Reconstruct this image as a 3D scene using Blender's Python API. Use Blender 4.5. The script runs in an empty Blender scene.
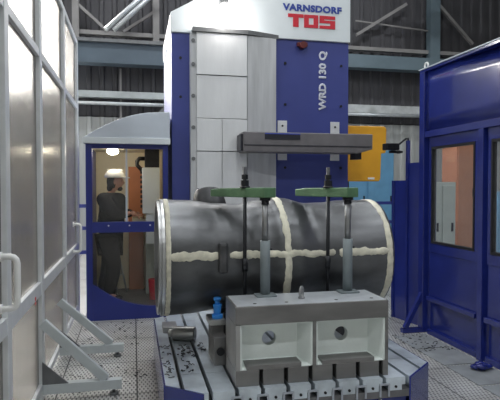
import bpy, bmesh, math, random
from mathutils import Vector, Matrix
R = math.radians
PI = math.pi
rnd = random.Random(7)
scene = bpy.context.scene
COL = scene.collection

# ---------------------------------------------------------------- materials
def mat(name, col, rough=.5, metal=0., var=.12, scale=6., bump=0., bscale=40., spec=.5, stretch=(1, 1, 1), coat=0.):
    m = bpy.data.materials.new(name)
    m.use_nodes = True
    nt = m.node_tree
    b = nt.nodes['Principled BSDF']
    b.inputs['Roughness'].default_value = rough
    b.inputs['Metallic'].default_value = metal
    b.inputs['Specular IOR Level'].default_value = spec
    b.inputs['Coat Weight'].default_value = coat
    b.inputs['Coat Roughness'].default_value = .1
    tc = nt.nodes.new('ShaderNodeTexCoord')
    mp = nt.nodes.new('ShaderNodeMapping')
    mp.inputs['Scale'].default_value = stretch
    nt.links.new(tc.outputs['Object'], mp.inputs['Vector'])
    n = nt.nodes.new('ShaderNodeTexNoise')
    n.inputs['Scale'].default_value = scale
    n.inputs['Detail'].default_value = 5
    nt.links.new(mp.outputs['Vector'], n.inputs['Vector'])
    r = nt.nodes.new('ShaderNodeValToRGB')
    c = Vector(col)
    r.color_ramp.elements[0].position = .3
    r.color_ramp.elements[1].position = .7
    r.color_ramp.elements[0].color = (*(c * (1 - var)), 1)
    r.color_ramp.elements[1].color = (*[min(1, x) for x in c * (1 + var)], 1)
    nt.links.new(n.outputs['Fac'], r.inputs['Fac'])
    nt.links.new(r.outputs['Color'], b.inputs['Base Color'])
    if bump:
        n2 = nt.nodes.new('ShaderNodeTexNoise')
        n2.inputs['Scale'].default_value = bscale
        n2.inputs['Detail'].default_value = 4
        nt.links.new(mp.outputs['Vector'], n2.inputs['Vector'])
        bp = nt.nodes.new('ShaderNodeBump')
        bp.inputs['Strength'].default_value = bump
        bp.inputs['Distance'].default_value = .02
        nt.links.new(n2.outputs['Fac'], bp.inputs['Height'])
        nt.links.new(bp.outputs['Normal'], b.inputs['Normal'])
    return m

def emit(name, col, strength):
    m = bpy.data.materials.new(name)
    m.use_nodes = True
    nt = m.node_tree
    nt.nodes.clear()
    e = nt.nodes.new('ShaderNodeEmission')
    e.inputs['Color'].default_value = (*col, 1)
    e.inputs['Strength'].default_value = strength
    o = nt.nodes.new('ShaderNodeOutputMaterial')
    nt.links.new(e.outputs[0], o.inputs[0])
    return m

def glass(name, tint, refl=.06, grey=.06, greycol=(.6, .6, .6)):
    """clear pane: mostly see-through, a little haze and a little reflection"""
    m = bpy.data.materials.new(name)
    m.use_nodes = True
    nt = m.node_tree
    nt.nodes.clear()
    t = nt.nodes.new('ShaderNodeBsdfTransparent'); t.inputs[0].default_value = (*tint, 1)
    d = nt.nodes.new('ShaderNodeBsdfDiffuse'); d.inputs[0].default_value = (*greycol, 1)
    g = nt.nodes.new('ShaderNodeBsdfGlossy'); g.inputs['Roughness'].default_value = .04
    m1 = nt.nodes.new('ShaderNodeMixShader'); m1.inputs[0].default_value = grey
    m2 = nt.nodes.new('ShaderNodeMixShader'); m2.inputs[0].default_value = refl
    o = nt.nodes.new('ShaderNodeOutputMaterial')
    nt.links.new(t.outputs[0], m1.inputs[1]); nt.links.new(d.outputs[0], m1.inputs[2])
    nt.links.new(m1.outputs[0], m2.inputs[1]); nt.links.new(g.outputs[0], m2.inputs[2])
    nt.links.new(m2.outputs[0], o.inputs[0])
    return m

def frosted(name, col):
    """scuffed polycarbonate: blurred see-through plus body haze"""
    m = bpy.data.materials.new(name)
    m.use_nodes = True
    nt = m.node_tree
    nt.nodes.clear()
    tc = nt.nodes.new('ShaderNodeTexCoord')
    mp = nt.nodes.new('ShaderNodeMapping'); mp.inputs['Scale'].default_value = (3, 3, .5)
    n = nt.nodes.new('ShaderNodeTexNoise'); n.inputs['Scale'].default_value = 5; n.inputs['Detail'].default_value = 8
    nt.links.new(tc.outputs['Object'], mp.inputs[0]); nt.links.new(mp.outputs[0], n.inputs['Vector'])
    rp = nt.nodes.new('ShaderNodeValToRGB')
    rp.color_ramp.elements[0].position = .35; rp.color_ramp.elements[1].position = .7
    c = Vector(col)
    rp.color_ramp.elements[0].color = (*(c * .85), 1); rp.color_ramp.elements[1].color = (*(c * 1.1), 1)
    nt.links.new(n.outputs['Fac'], rp.inputs[0])
    gl = nt.nodes.new('ShaderNodeBsdfGlass'); gl.inputs['IOR'].default_value = 1.12; gl.inputs['Roughness'].default_value = .2
    gl.inputs['Color'].default_value = (.93, .92, .9, 1)
    df = nt.nodes.new('ShaderNodeBsdfDiffuse'); nt.links.new(rp.outputs[0], df.inputs[0])
    tr = nt.nodes.new('ShaderNodeBsdfTranslucent'); nt.links.new(rp.outputs[0], tr.inputs[0])
    gy = nt.nodes.new('ShaderNodeBsdfGlossy'); gy.inputs['Roughness'].default_value = .4
    a = nt.nodes.new('ShaderNodeMixShader'); a.inputs[0].default_value = .55
    nt.links.new(df.outputs[0], a.inputs[1]); nt.links.new(tr.outputs[0], a.inputs[2])
    b = nt.nodes.new('ShaderNodeMixShader'); b.inputs[0].default_value = .62
    nt.links.new(a.outputs[0], b.inputs[1]); nt.links.new(gl.outputs[0], b.inputs[2])
    f = nt.nodes.new('ShaderNodeMixShader'); f.inputs[0].default_value = .05
    nt.links.new(b.outputs[0], f.inputs[1]); nt.links.new(gy.outputs[0], f.inputs[2])
    o = nt.nodes.new('ShaderNodeOutputMaterial'); nt.links.new(f.outputs[0], o.inputs[0])
    return m

def floor_mat():
    m = bpy.data.materials.new('perforated_plate')
    m.use_nodes = True
    nt = m.node_tree
    b = nt.nodes['Principled BSDF']
    b.inputs['Roughness'].default_value = .42
    b.inputs['Metallic'].default_value = .25
    tc = nt.nodes.new('ShaderNodeTexCoord')
    mp = nt.nodes.new('ShaderNodeMapping'); mp.inputs['Rotation'].default_value = (0, 0, R(45)); mp.inputs['Scale'].default_value = (44, 14, 1)
    nt.links.new(tc.outputs['Object'], mp.inputs[0])
    v = nt.nodes.new('ShaderNodeTexVoronoi'); v.inputs['Scale'].default_value = 1; v.inputs['Randomness'].default_value = 0
    nt.links.new(mp.outputs[0], v.inputs['Vector'])
    vr = nt.nodes.new('ShaderNodeValToRGB')
    vr.color_ramp.elements[0].position = .24; vr.color_ramp.elements[0].color = (.16, .16, .165, 1)
    vr.color_ramp.elements[1].position = .40; vr.color_ramp.elements[1].color = (.62, .62, .605, 1)
    nt.links.new(v.outputs['Distance'], vr.inputs[0])
    br = nt.nodes.new('ShaderNodeTexBrick')
    br.offset = 0
    br.inputs['Scale'].default_value = 1; br.inputs['Mortar Size'].default_value = .006
    br.inputs['Brick Width'].default_value = .62; br.inputs['Row Height'].default_value = .78
    br.inputs['Color1'].default_value = (1, 1, 1, 1); br.inputs['Color2'].default_value = (.93, .93, .93, 1)
    br.inputs['Mortar'].default_value = (.08, .08, .08, 1)
    nt.links.new(tc.outputs['Object'], br.inputs['Vector'])
    n = nt.nodes.new('ShaderNodeTexNoise'); n.inputs['Scale'].default_value = 3; n.inputs['Detail'].default_value = 6
    nt.links.new(tc.outputs['Object'], n.inputs['Vector'])
    nr = nt.nodes.new('ShaderNodeValToRGB')
    nr.color_ramp.elements[0].position = .3; nr.color_ramp.elements[0].color = (.75, .74, .72, 1)
    nr.color_ramp.elements[1].position = .7; nr.color_ramp.elements[1].color = (1.05, 1.05, 1.05, 1)
    nt.links.new(n.outputs['Fac'], nr.inputs[0])
    x1 = nt.nodes.new('ShaderNodeMix'); x1.data_type = 'RGBA'; x1.blend_type = 'MULTIPLY'; x1.inputs[0].default_value = 1
    x2 = nt.nodes.new('ShaderNodeMix'); x2.data_type = 'RGBA'; x2.blend_type = 'MULTIPLY'; x2.inputs[0].default_value = 1
    nt.links.new(vr.outputs[0], x1.inputs[6]); nt.links.new(br.outputs['Color'], x1.inputs[7])
    nt.links.new(x1.outputs[2], x2.inputs[6]); nt.links.new(nr.outputs[0], x2.inputs[7])
    nt.links.new(x2.outputs[2], b.inputs['Base Color'])
    bp = nt.nodes.new('ShaderNodeBump'); bp.inputs['Strength'].default_value = .35; bp.inputs['Distance'].default_value = .006
    nt.links.new(v.outputs['Distance'], bp.inputs['Height']); nt.links.new(bp.outputs[0], b.inputs['Normal'])
    return m

M = {}
M['floor'] = floor_mat()
M['blue'] = mat('blue_paint', (.014, .025, .19), .24, 0, .12, 3, .03, 25, coat=.7)
M['navy'] = mat('column_blue_paint', (.045, .06, .25), .42, 0, .06, 2, .03, 60)
M['cabblue'] = mat('cabin_blue_paint', (.018, .03, .21), .36, 0, .08, 3)
M['white'] = mat('white_paint', (.68, .73, .75), .4, 0, .04, 3)
M['roofgrey'] = mat('pale_grey_paint', (.55, .60, .66), .45, 0, .05, 3)
M['alu'] = mat('aluminium_profile', (.70, .72, .73), .42, .25, .06, 8)
M['gpaint'] = mat('grey_painted_steel', (.50, .54, .55), .5, 0, .06, 6)
M['gusset'] = mat('gusset_steel', (.16, .165, .17), .5, .3, .15, 9)
M['frost'] = frosted('scuffed_polycarbonate', (.22, .20, .185))
M['plastic'] = mat('white_plastic', (.80, .80, .78), .35, 0, .03, 4)
M['steelcover'] = mat('brushed_cover_steel', (.74, .75, .76), .45, .35, .10, 3, .08, 30, stretch=(1, 1, .3))
M['steelside'] = mat('dull_cover_steel', (.56, .57, .58), .5, .35, .14, 4, .1, 20, stretch=(3, 3, .3))
M['beam'] = mat('dark_grey_casing', (.17, .16, .165), .5, .1, .15, 6)
M['beamdark'] = mat('black_insert', (.02, .02, .03), .4, 0, .1, 6)
M['bluereflect'] = mat('blue_reflection', (.05, .08, .4), .3, 0, .05, 6)
M['yellow'] = mat('yellow_paint', (.75, .36, .02), .42, 0, .06, 4)
M['red'] = mat('red_vinyl', (.55, .012, .03), .45, 0, .04, 6)
M['letterblue'] = mat('blue_vinyl', (.02, .05, .30), .45, 0, .04, 6)
M['letterwhite'] = mat('white_vinyl', (.75, .77, .85), .5, 0, .03, 6)
M['darkred'] = mat('dark_red_lens', (.10, .01, .01), .3, 0, .1, 8)
M['pipe'] = mat('rolled_pipe_steel', (.12, .122, .126), .40, .7, .6, 3.2, .22, 7, stretch=(.6, 1, 1))
M['pipedark'] = mat('dark_forged_steel', (.05, .05, .052), .5, .6, .3, 9)
M['lug'] = mat('scuffed_lug_steel', (.085, .085, .088), .45, .6, .4, 12)
M['rim'] = mat('machined_rim_steel', (.38, .38, .375), .36, .85, .1, 6)
M['cream'] = mat('cream_weld_coating', (.64, .61, .49), .75, 0, .22, 14, .1, 60)
M['green'] = mat('green_painted_iron', (.10, .20, .10), .5, .1, .15, 10, .1, 50)
M['jack'] = mat('grey_green_steel', (.16, .188, .195), .5, .2, .12, 10)
M['rod'] = mat('worn_rod_steel', (.28, .28, .28), .4, .7, .15, 20)
M['black'] = mat('black_oxide_steel', (.022, .023, .026), .42, .5, .2, 20)
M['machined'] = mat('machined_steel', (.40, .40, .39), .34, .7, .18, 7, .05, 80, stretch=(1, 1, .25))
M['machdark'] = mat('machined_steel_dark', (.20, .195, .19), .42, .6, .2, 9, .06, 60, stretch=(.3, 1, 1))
M['topsteel'] = mat('ground_top_steel', (.62, .65, .68), .28, .45, .12, 8, .04, 50)
M['castwhite'] = mat('cream_white_casting', (.72, .77, .74), .5, 0, .05, 5, .06, 40)
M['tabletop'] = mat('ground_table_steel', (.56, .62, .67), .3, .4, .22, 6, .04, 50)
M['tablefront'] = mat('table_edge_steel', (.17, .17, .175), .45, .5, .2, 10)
M['slotpale'] = mat('slot_steel_and_reflection', (.42, .45, .50), .35, .4, .06, 8)  # slot edges, and the reflections painted on the blue base
M['jackblue'] = mat('light_blue_paint', (.03, .22, .62), .4, 0, .12, 9)
M['chip'] = mat('metal_swarf', (.06, .06, .065), .4, .6, .4, 30)
M['concrete'] = mat('concrete', (.30, .30, .29), .8, 0, .15, 3)
M['claddark'] = mat('dark_cladding', (.075, .073, .08), .65, .1, .2, 2, stretch=(3, 3, .3))
M['cladlight'] = mat('pale_cladding', (.40, .41, .40), .6, .1, .15, 2, stretch=(3, 3, .3))
M['ceil'] = mat('dark_roof_sheet', (.12, .12, .13), .8, 0, .1, 2)
M['girder'] = mat('blue_grey_girder', (.085, .115, .145), .55, .1, .10, 2)
M['girder2'] = mat('grey_green_girder', (.14, .19, .22), .55, .1, .10, 2)
M['trussgrey'] = mat('truss_grey', (.26, .25, .245), .6, .1, .12, 3)
M['palerail'] = mat('pale_rail', (.42, .45, .45), .55, .2, .15, 3)
M['tube'] = mat('galvanised_tube', (.55, .58, .60), .4, .5, .08, 5)
M['sill'] = mat('pale_strip', (.50, .52, .52), .5, 0, .25, 4)
M['ltblue'] = mat('pale_blue_paint', (.13, .33, .52), .5, 0, .1, 4)
M['orange'] = mat('orange_brown_paint', (.50, .20, .10), .6, 0, .1, 4)
M['beige'] = mat('warm_beige_panel', (.78, .71, .52), .6, 0, .05, 3)
M['palegreen'] = mat('pale_green_grey_paint', (.50, .55, .50), .5, 0, .08, 4)
M['cabglass'] = glass('cabin_glass', (.93, .93, .92), .022, .02, (.5, .47, .42))
M['encglass'] = glass('enclosure_glass', (.88, .89, .90), .06, .08, (.42, .42, .42))
M['gasket'] = mat('black_rubber_gasket', (.012, .012, .014), .5, 0, .1, 10)
M['plate'] = mat('smooth_grey_plate', (.33, .35, .36), .5, .2, .15, 6)
M['skin'] = mat('skin', (.55, .30, .22), .55, 0, .08, 12)
M['hair'] = mat('dark_grey_hair', (.05, .045, .04), .7, 0, .3, 40, .3, 90)
M['jacket'] = mat('dark_navy_cloth', (.012, .013, .019), .9, 0, .2, 10, .25, 25)
M['trouser'] = mat('charcoal_cloth', (.014, .013, .016), .9, 0, .2, 10, .25, 22)
M['shoe'] = mat('black_leather', (.015, .014, .013), .5, 0, .2, 12)
M['hat'] = mat('white_hard_hat', (.78, .78, .76), .35, 0, .03, 5)
M['eye'] = mat('eye', (.03, .02, .015), .2, 0, .05, 5)
M['cablamp'] = emit('cabin_lamp_light', (1, .90, .72), 45)
M['flood'] = emit('floodlight_light', (1, .96, .92), 36)
M['daylight'] = emit('daylight_window', (1, .97, .93), 34)
M['led'] = emit('screen_glow', (.4, .5, .6), .4)

# ---------------------------------------------------------------- mesh helpers
def wpos(o):
    p = Vector((0, 0, 0))
    while o:
        p += o.location
        o = o.parent
    return p

class MB:
    def __init__(s):
        s.bm = bmesh.new()
        s.mi = 0
    def _f(s, vs):
        try:
            f = s.bm.faces.new(vs)
            f.material_index = s.mi
            return f
        except ValueError:
            return None
    def box(s, x0, x1, y0, y1, z0, z1, mtx=None):
        v = [s.bm.verts.new((x, y, z)) for z in (z0, z1) for y in (y0, y1) for x in (x0, x1)]
        if mtx:
            for q in v: q.co = mtx @ q.co
        for i in ((0, 2, 3, 1), (4, 5, 7, 6), (0, 1, 5, 4), (2, 6, 7, 3), (0, 4, 6, 2), (1, 3, 7, 5)):
            s._f([v[k] for k in i])
        return s
    def bar(s, a, b, w, h, up=(0, 0, 1)):
        """square bar from a to b, w across, h along up"""
        a, b = Vector(a), Vector(b)
        d = (b - a).normalized()
        u = Vector(up)
        if abs(d.dot(u)) > .98: u = Vector((0, 1, 0))
        x = d.cross(u).normalized(); u = x.cross(d).normalized()
        v = []
        for p in (a, b):
            for sx, su in ((-1, -1), (1, -1), (1, 1), (-1, 1)):
                v.append(s.bm.verts.new(p + x * sx * w / 2 + u * su * h / 2))
        for i in ((3, 2, 1, 0), (4, 5, 6, 7), (0, 1, 5, 4), (1, 2, 6, 5), (2, 3, 7, 6), (3, 0, 4, 7)):
            s._f([v[k] for k in i])
        return s
    def cyl(s, a, b, r, r2=None, n=20):
        a, b = Vector(a), Vector(b)
        r2 = r if r2 is None else r2
        d = (b - a).normalized()
        u = Vector((0, 0, 1)) if abs(d.z) < .9 else Vector((1, 0, 0))
        x = d.cross(u).normalized(); u = x.cross(d)
        A = [s.bm.verts.new(a + (x * math.cos(t) + u * math.sin(t)) * r) for t in [2 * PI * k / n for k in range(n)]]
        B = [s.bm.verts.new(b + (x * math.cos(t) + u * math.sin(t)) * r2) for t in [2 * PI * k / n for k in range(n)]]
        for k in range(n):
            f = s._f((A[k], A[(k + 1) % n], B[(k + 1) % n], B[k]))
            if f and n > 8: f.smooth = True
        s._f(A[::-1]); s._f(B)
        return s
    def tube(s, pts, r, n=10, closed=False):
        pts = [Vector(p) for p in pts]
        rings = []
        m = len(pts)
        for i, p in enumerate(pts):
            if closed: d = (pts[(i + 1) % m] - pts[i - 1]).normalized()
            else: d = (pts[min(i + 1, m - 1)] - pts[max(i - 1, 0)]).normalized()
            u = Vector((0, 0, 1)) if abs(d.z) < .9 else Vector((1, 0, 0))
            if i and not closed or (closed and i):
                u = prev
            x = d.cross(u).normalized(); u = x.cross(d).normalized(); prev = u
            rings.append([s.bm.verts.new(p + (x * math.cos(t) + u * math.sin(t)) * r) for t in [2 * PI * k / n for k in range(n)]])
        L = m if closed else m - 1
        for i in range(L):
            a, b = rings[i], rings[(i + 1) % m]
            for k in range(n):
                f = s._f((a[k], a[(k + 1) % n], b[(k + 1) % n], b[k]))
                if f: f.smooth = True
        if not closed:
            s._f(rings[0][::-1]); s._f(rings[-1])
        return s
    def prism(s, poly, axis, c0, c1):
        """poly in the two other axes (x: y,z; y: x,z; z: x,y), extruded from c0 to c1"""
        def P(p, c):
            return {'x': (c, p[0], p[1]), 'y': (p[0], c, p[1]), 'z': (p[0], p[1], c)}[axis]
        A = [s.bm.verts.new(P(p, c0)) for p in poly]
        B = [s.bm.verts.new(P(p, c1)) for p in poly]
        n = len(poly)
        s._f(A[::-1]); s._f(B)
        for k in range(n):
            s._f((A[k], A[(k + 1) % n], B[(k + 1) % n], B[k]))
        return s
    def sphere(s, c, r, n=16, sc=(1, 1, 1)):
        g = bmesh.ops.create_uvsphere(s.bm, u_segments=n, v_segments=max(6, n // 2), radius=r)
        for v in g['verts']:
            v.co = Vector((v.co.x * sc[0], v.co.y * sc[1], v.co.z * sc[2])) + Vector(c)
            for f in v.link_faces: f.smooth = True; f.material_index = s.mi
        return s
    def build(s, name, mats, parent=None, bevel=0., loc=None, smooth=False):
        bm = s.bm
        bmesh.ops.recalc_face_normals(bm, faces=bm.faces)
        vs = [v.co for v in bm.verts]
        lo = Vector([min(v[i] for v in vs) for i in range(3)])
        hi = Vector([max(v[i] for v in vs) for i in range(3)])
        c = Vector(((lo.x + hi.x) / 2, (lo.y + hi.y) / 2, lo.z if parent is None else (lo.z + hi.z) / 2)) if loc is None else Vector(loc)
        for v in bm.verts: v.co -= c
        if smooth:
            for f in bm.faces: f.smooth = True
        me = bpy.data.meshes.new(name)
        bm.to_mesh(me); bm.free()
        for m in (mats if isinstance(mats, (list, tuple)) else [mats]): me.materials.append(m)
        o = bpy.data.objects.new(name, me)
        COL.objects.link(o)
        o.parent = parent
        o.location = c - (wpos(parent) if parent else Vector())
        if bevel:
            b = o.modifiers.new('bevel', 'BEVEL'); b.width = bevel; b.segments = 2; b.limit_method = 'ANGLE'; b.angle_limit = R(40)
        return o

def box(name, m, parent, *a, bevel=0.): return MB().box(*a).build(name, m, parent, bevel)
def tag(o, label, cat, group=None, kind=None):
    if label: o['label'] = label
    if cat: o['category'] = cat
    if group: o['group'] = group
    if kind: o['kind'] = kind
    return o
def thing(name, label, cat, loc, group=None):
    o = bpy.data.objects.new(name, None)
    o.empty_display_size = .1
    COL.objects.link(o); o.location = loc
    return tag(o, label, cat, group)
def struct(name, o=None, label=None):
    o.name = name; o['kind'] = 'structure'
    if label: o['label'] = label
    return o
def copy_tree(o, parent=None):
    c = o.copy(); COL.objects.link(c)
    if parent: c.parent = parent
    for ch in list(o.children): copy_tree(ch, c)
    return c
def text_mesh(name, body, size, m, parent, origin, rot, stretch=1., bold=0., thick=.004, outline=0., shear=0., spacing=1.):
    cu = bpy.data.curves.new(name, 'FONT')
    cu.body = body; cu.size = size; cu.space_character = spacing; cu.shear = shear
    if outline:
        cu.fill_mode = 'NONE'; cu.bevel_depth = outline; cu.bevel_resolution = 0
    else:
        cu.offset = bold; cu.extrude = thick
    cu.resolution_u = 3
    t = bpy.data.objects.new(name + '_tmp', cu)
    COL.objects.link(t)
    bpy.context.view_layer.update()
    me = bpy.data.meshes.new_from_object(t.evaluated_get(bpy.context.evaluated_depsgraph_get()))
    bpy.data.objects.remove(t); bpy.data.curves.remove(cu)
    bb = [v.co.copy() for v in me.vertices]
    lo = Vector([min(v[i] for v in bb) for i in range(3)])
    mtx = Matrix.Translation(origin) @ rot.to_4x4() @ Matrix.Scale(stretch, 4, (1, 0, 0)) @ Matrix.Translation((-lo.x, -lo.y, 0))
    bm = bmesh.new(); bm.from_mesh(me); bpy.data.meshes.remove(me)
    bm.transform(mtx)
    b = MB(); b.bm.free(); b.bm = bm
    return b.build(name, m, parent)

def clip(poly, a, b, c):
    """keep the part of a convex polygon with a*x + b*y <= c"""
    out = []
    for i in range(len(poly)):
        p, q = poly[i], poly[(i + 1) % len(poly)]
        dp, dq = a * p[0] + b * p[1] - c, a * q[0] + b * q[1] - c
        if dp <= 0: out.append(p)
        if (dp < 0 < dq) or (dq < 0 < dp):
            t = dp / (dp - dq)
            out.append((p[0] + t * (q[0] - p[0]), p[1] + t * (q[1] - p[1])))
    return out

# ---------------------------------------------------------------- camera
cam = bpy.data.cameras.new('camera')
cam.sensor_width = 36; cam.lens = 530 / 500 * 36
co = bpy.data.objects.new('camera', cam)
COL.objects.link(co)
co.location = (0, 0, 1.65)
co.rotation_euler = (R(90 - 1.5), 0, R(-12.4))
scene.camera = co

# ---------------------------------------------------------------- hall
XL, XR, YB, YF, ZC = -9., 14., -7., 14., 9.
struct('floor', box('floor', M['floor'], None, XL, XR, YB, YF, -.1, 0))
struct('ceiling', box('ceiling', M['ceil'], None, XL, XR, YB, YF, ZC, ZC + .1))
struct('wall_left', box('wall_left', M['cladlight'], None, XL - .1, XL, YB, YF, 0, ZC))
struct('wall_right', box('wall_right', M['cladlight'], None, XR, XR + .1, YB, YF, 0, ZC))
struct('wall_back', box('wall_back', M['cladlight'], None, XL, XR, YB - .1, YB, 0, ZC))
def cladding(name, m, z0, z1, y, pitch=.32, d=.05, x0=XL, x1=XR):
    poly = []
    x = x0
    while x < x1 - pitch:
        poly += [(x, y), (x + pitch * .55, y), (x + pitch * .65, y - d), (x + pitch * .9, y - d)]
        x += pitch
    poly += [(x1, y), (x1, y + .06), (x0, y + .06)]
    b = MB()
    A = [b.bm.verts.new((p[0], p[1], z0)) for p in poly]
    B = [b.bm.verts.new((p[0], p[1], z1)) for p in poly]
    for k in range(len(poly) - 3):
        b._f((A[k], A[k + 1], B[k + 1], B[k]))
    return b.build(name, m, None)
WX0, WX1, WZ0, WZ1 = -6.6, -1.75, 4.0, 8.2      # the tall daylight window in the far wall
struct('wall_far', box('wall_far', M['claddark'], None, XL, XR, YF + .06, YF + .16, 0, ZC))
struct('trim_1', cladding('trim_1', M['claddark'], 3.44, ZC, YF, x0=WX1 + .1))
struct('trim_2', cladding('trim_2', M['cladlight'], 0, 3.40, YF, x0=WX1 + .1))
struct('trim_3', cladding('trim_3', M['cladlight'], 0, WZ0, YF, x1=WX1 + .1))
struct('window_1', box('window_1', M['daylight'], None, WX0, WX1, YF - .02, YF + .04, WZ0, WZ1))
fr = MB()
for k in range(5):
    x = WX0 + (WX1 - WX0) * k / 4
    fr.box(x - .04, x + .04, YF - .06, YF + .05, WZ0, WZ1)
for k in range(4):
    z = WZ0 + (WZ1 - WZ0) * k / 3
    fr.box(WX0, WX1, YF - .06, YF + .05, z - .04, z + .04)
f = fr.build('window_frame', M['trussgrey'], bpy.data.objects['window_1'])

# hall steelwork (part of the building)
def beam(name, m, *a): return struct(name, box(name, m, None, *a))
beam('trim_4', M['girder'], -1.9, 2.3, 13.3, 13.7, 4.62, 5.10)
beam('trim_5', M['gusset'], -1.9, 2.3, 13.2, 13.7, 5.10, 5.18)
beam('trim_6', M['girder2'], 2.35, 12.0, 13.4, 13.75, 4.85, 5.2)
beam('trim_7', M['trussgrey'], -1.9, 12.0, 13.7, 13.85, 5.40, 5.5)
beam('trim_8', M['palerail'], -1.9, 2.3, 13.6, 13.8, 3.84, 4.0)
beam('trim_9', M['sill'], 5.0, 12.0, 13.7, 13.9, 3.68, 3.9)
for i, (x, w, m, yy) in enumerate(((-1.36, .16, 'trussgrey', 13.75), (.58, .16, 'trussgrey', 13.75), (8.35, .3, 'girder2', 13.72))):
    beam('trim_%d' % (10 + i), M[m], x - w / 2, x + w / 2, yy - .12, yy + .12, 5.2, ZC)
k = 13
for a, b, w in (((-1.3, 13.7, 6.1), (-.62, 13.7, 5.5), .07), ((.55, 13.7, 6.05), (-.22, 13.7, 5.5), .07), ((6.0, 13.7, 5.8), (7.5, 13.7, 6.75), .08),
                ((8.5, 13.7, 6.8), (9.6, 13.7, 5.75), .08), ((6.0, 13.75, 6.2), (8.3, 13.75, 6.05), .04), ((-.3, 13.8, 3.3), (-.3, 13.8, 4.6), .05),
                ((7.0, 12.6, 7.05), (12.5, 12.6, 6.7), .3)):
    struct('trim_%d' % k, MB().bar(a, b, w, w).build('trim_%d' % k, M['trussgrey'])); k += 1
for z, x0, x1 in ((3.7, -1.9, 2.3), (3.62, 5.2, 8.6)):
    struct('trim_%d' % k, MB().cyl((x0, 13.65, z), (x1, 13.65, z), .045).build('trim_%d' % k, M['tube'])); k += 1
struct('trim_%d' % k, MB().bar((2.0, 13.7, 4.9), (.6, 13.7, 3.4), .12, .12).build('trim_%d' % k, M['gusset'])); k += 1
for dx in (0, .19):
    o = MB().cyl((-.63 + dx, 13.15, 5.37), (.52 + dx, 13.15, 6.5), .06).build('conduit_tube', M['tube'])
    tag(o, ('left' if dx == 0 else 'right') + ' one of two pale slanting tubes high up in front of the dark cladding', 'pipe')

# ---------------------------------------------------------------- left guard screen
LX = -.72
g = thing('guard_screen', 'tall aluminium framed guard screen with translucent panels along the left walkway', 'screen', (LX, 5.2, 0))
posts = (2.05, 3.2, 4.33, 5.78, 7.1)
LZ = (.10, .87, 2.66, 3.48)
for y in posts: box('post', M['alu'], g, LX - .035, LX + .035, y - .05, y + .05, 0, LZ[3] + .02, bevel=.004)
for i in range(4):
    y0, y1 = posts[i] + .05, posts[i + 1] - .05
    for j, z in enumerate(LZ):
        w = .05 if j == 1 else .03
        box('rail', M['alu'], g, LX - .03, LX + .03, y0, y1, z - w, z + w, bevel=.003)
    for j in range(3):
        box('panel', M['frost'], g, LX - .004, LX + .004, y0, y1, LZ[j] + .03, LZ[j + 1] - .03)
def d_handle(x, y, z0, z1, out):
    b = MB()
    pts = [(x, y, z0), (x + out * .6, y, z0)] + [(x + out * (.6 + .4 * math.sin(t)), y, z0 + .035 * (1 - math.cos(t))) for t in (R(30), R(60), R(90))]
    pts += [(x + out, y, z1 - .035)] + [(x + out * (.6 + .4 * math.cos(t)), y, z1 - .035 + .035 * math.sin(t)) for t in (R(30), R(60), R(90))] + [(x, y, z1)]
    b.tube(pts, .017, 12)
    for z in (z0, z1): b.cyl((x, y, z), (x + out * .12, y, z), .026)
    return b.build('handle', M['plastic'], g)
d_handle(LX + .035, 2.98, 1.005, 1.28, .085)
d_handle(LX + .035, 6.40, .89, 1.21, .085)
d_handle(LX - .035, 6.40, .89, 1.21, -.085)
for y in (4.30, 5.26):
    br = MB().bar((LX + .03, y, .60 if y < 5 else .56), (-.22, y, .13), .05, .07, (0, 0, 1)).build('brace', M['gpaint'], g, .003)
    ft = box('foot_beam', M['gpaint'], g, LX + .03, -.1, y - .035, y + .035, .05, .125, bevel=.003)
    MB().cyl((-.16, y, 0), (-.16, y, .02), .035).cyl((-.16, y, .02), (-.16, y, .06), .012).build('levelling_foot', M['gusset'], ft)
    MB().prism([(LX + .03, .125), (LX + .22, .125), (LX + .03, .30)], 'y', y - .03, y - .015).build('gusset_plate', M['gusset'], g)
MB().box(LX + .03, LX + .033, 4.0, 4.03, .83, .855).box(LX + .03, LX + .033, 4.0, 4.03, .80, .82).build('red_tag', M['red'], g)

# ---------------------------------------------------------------- right enclosure
RX = 3.22
e = thing('machine_enclosure', 'blue steel machine enclosure wall with two windows on the right', 'enclosure', (RX, 4.2, 0))
Y0, Y1 = 2.2, 5.38
def rwall(nm, y0, y1, z0, z1, x0=RX, x1=RX + .06, m='blue', bevel=.004, p=e): return box(nm, M[m], p, x0, x1, y0, y1, z0, z1, bevel=bevel)
# one long pressed sheet, its dish shaped to throw back the floodlight's glare
b = MB()
NY, NZ = 48, 4
def dish(y): return min(1, max(0, (4.85 - y) / .55)) * min(1, max(0, (y - 3.2) / .6))
cols = []; off = 0.
for q in range(NY + 1):
    y = Y1 - (Y1 - Y0) * q / NY
    off += .05 * dish(y) * (Y1 - Y0) / NY
    cols.append([b.bm.verts.new((RX + off + .065 * dish(y) * (2.26 + .66 * k / NZ - 2.26), y, 2.26 + .66 * k / NZ)) for k in range(NZ + 1)])
for q in range(NY):
    for k in range(NZ):
        f = b._f((cols[q][k], cols[q + 1][k], cols[q + 1][k + 1], cols[q][k + 1])); f.smooth = True
o = b.build('upper_panel', M['blue'], e)
sd = o.modifiers.new('thickness', 'SOLIDIFY'); sd.thickness = .02; sd.offset = -1
rwall('top_rail', Y0, Y1 + .1, 2.92, 2.95, RX - .05, RX + .1)
rwall('top_highlight', Y0, Y1 + .1, 2.95, 2.962, RX - .06, RX - .02, 'roofgrey', 0)  # pale strip paints the highlight along the top edge
rwall('rail', Y0, Y1, 2.19, 2.26, RX - .04, RX + .08)
rwall('post', Y1, Y1 + .1, 0, 2.92, RX - .05, RX + .1)
for y in (4.40, 3.33, 2.25): rwall('post', y - .035, y + .035, 0, 2.19, RX - .04, RX + .08)
wins = ((4.47, 5.33), (3.39, 4.33))
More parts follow.
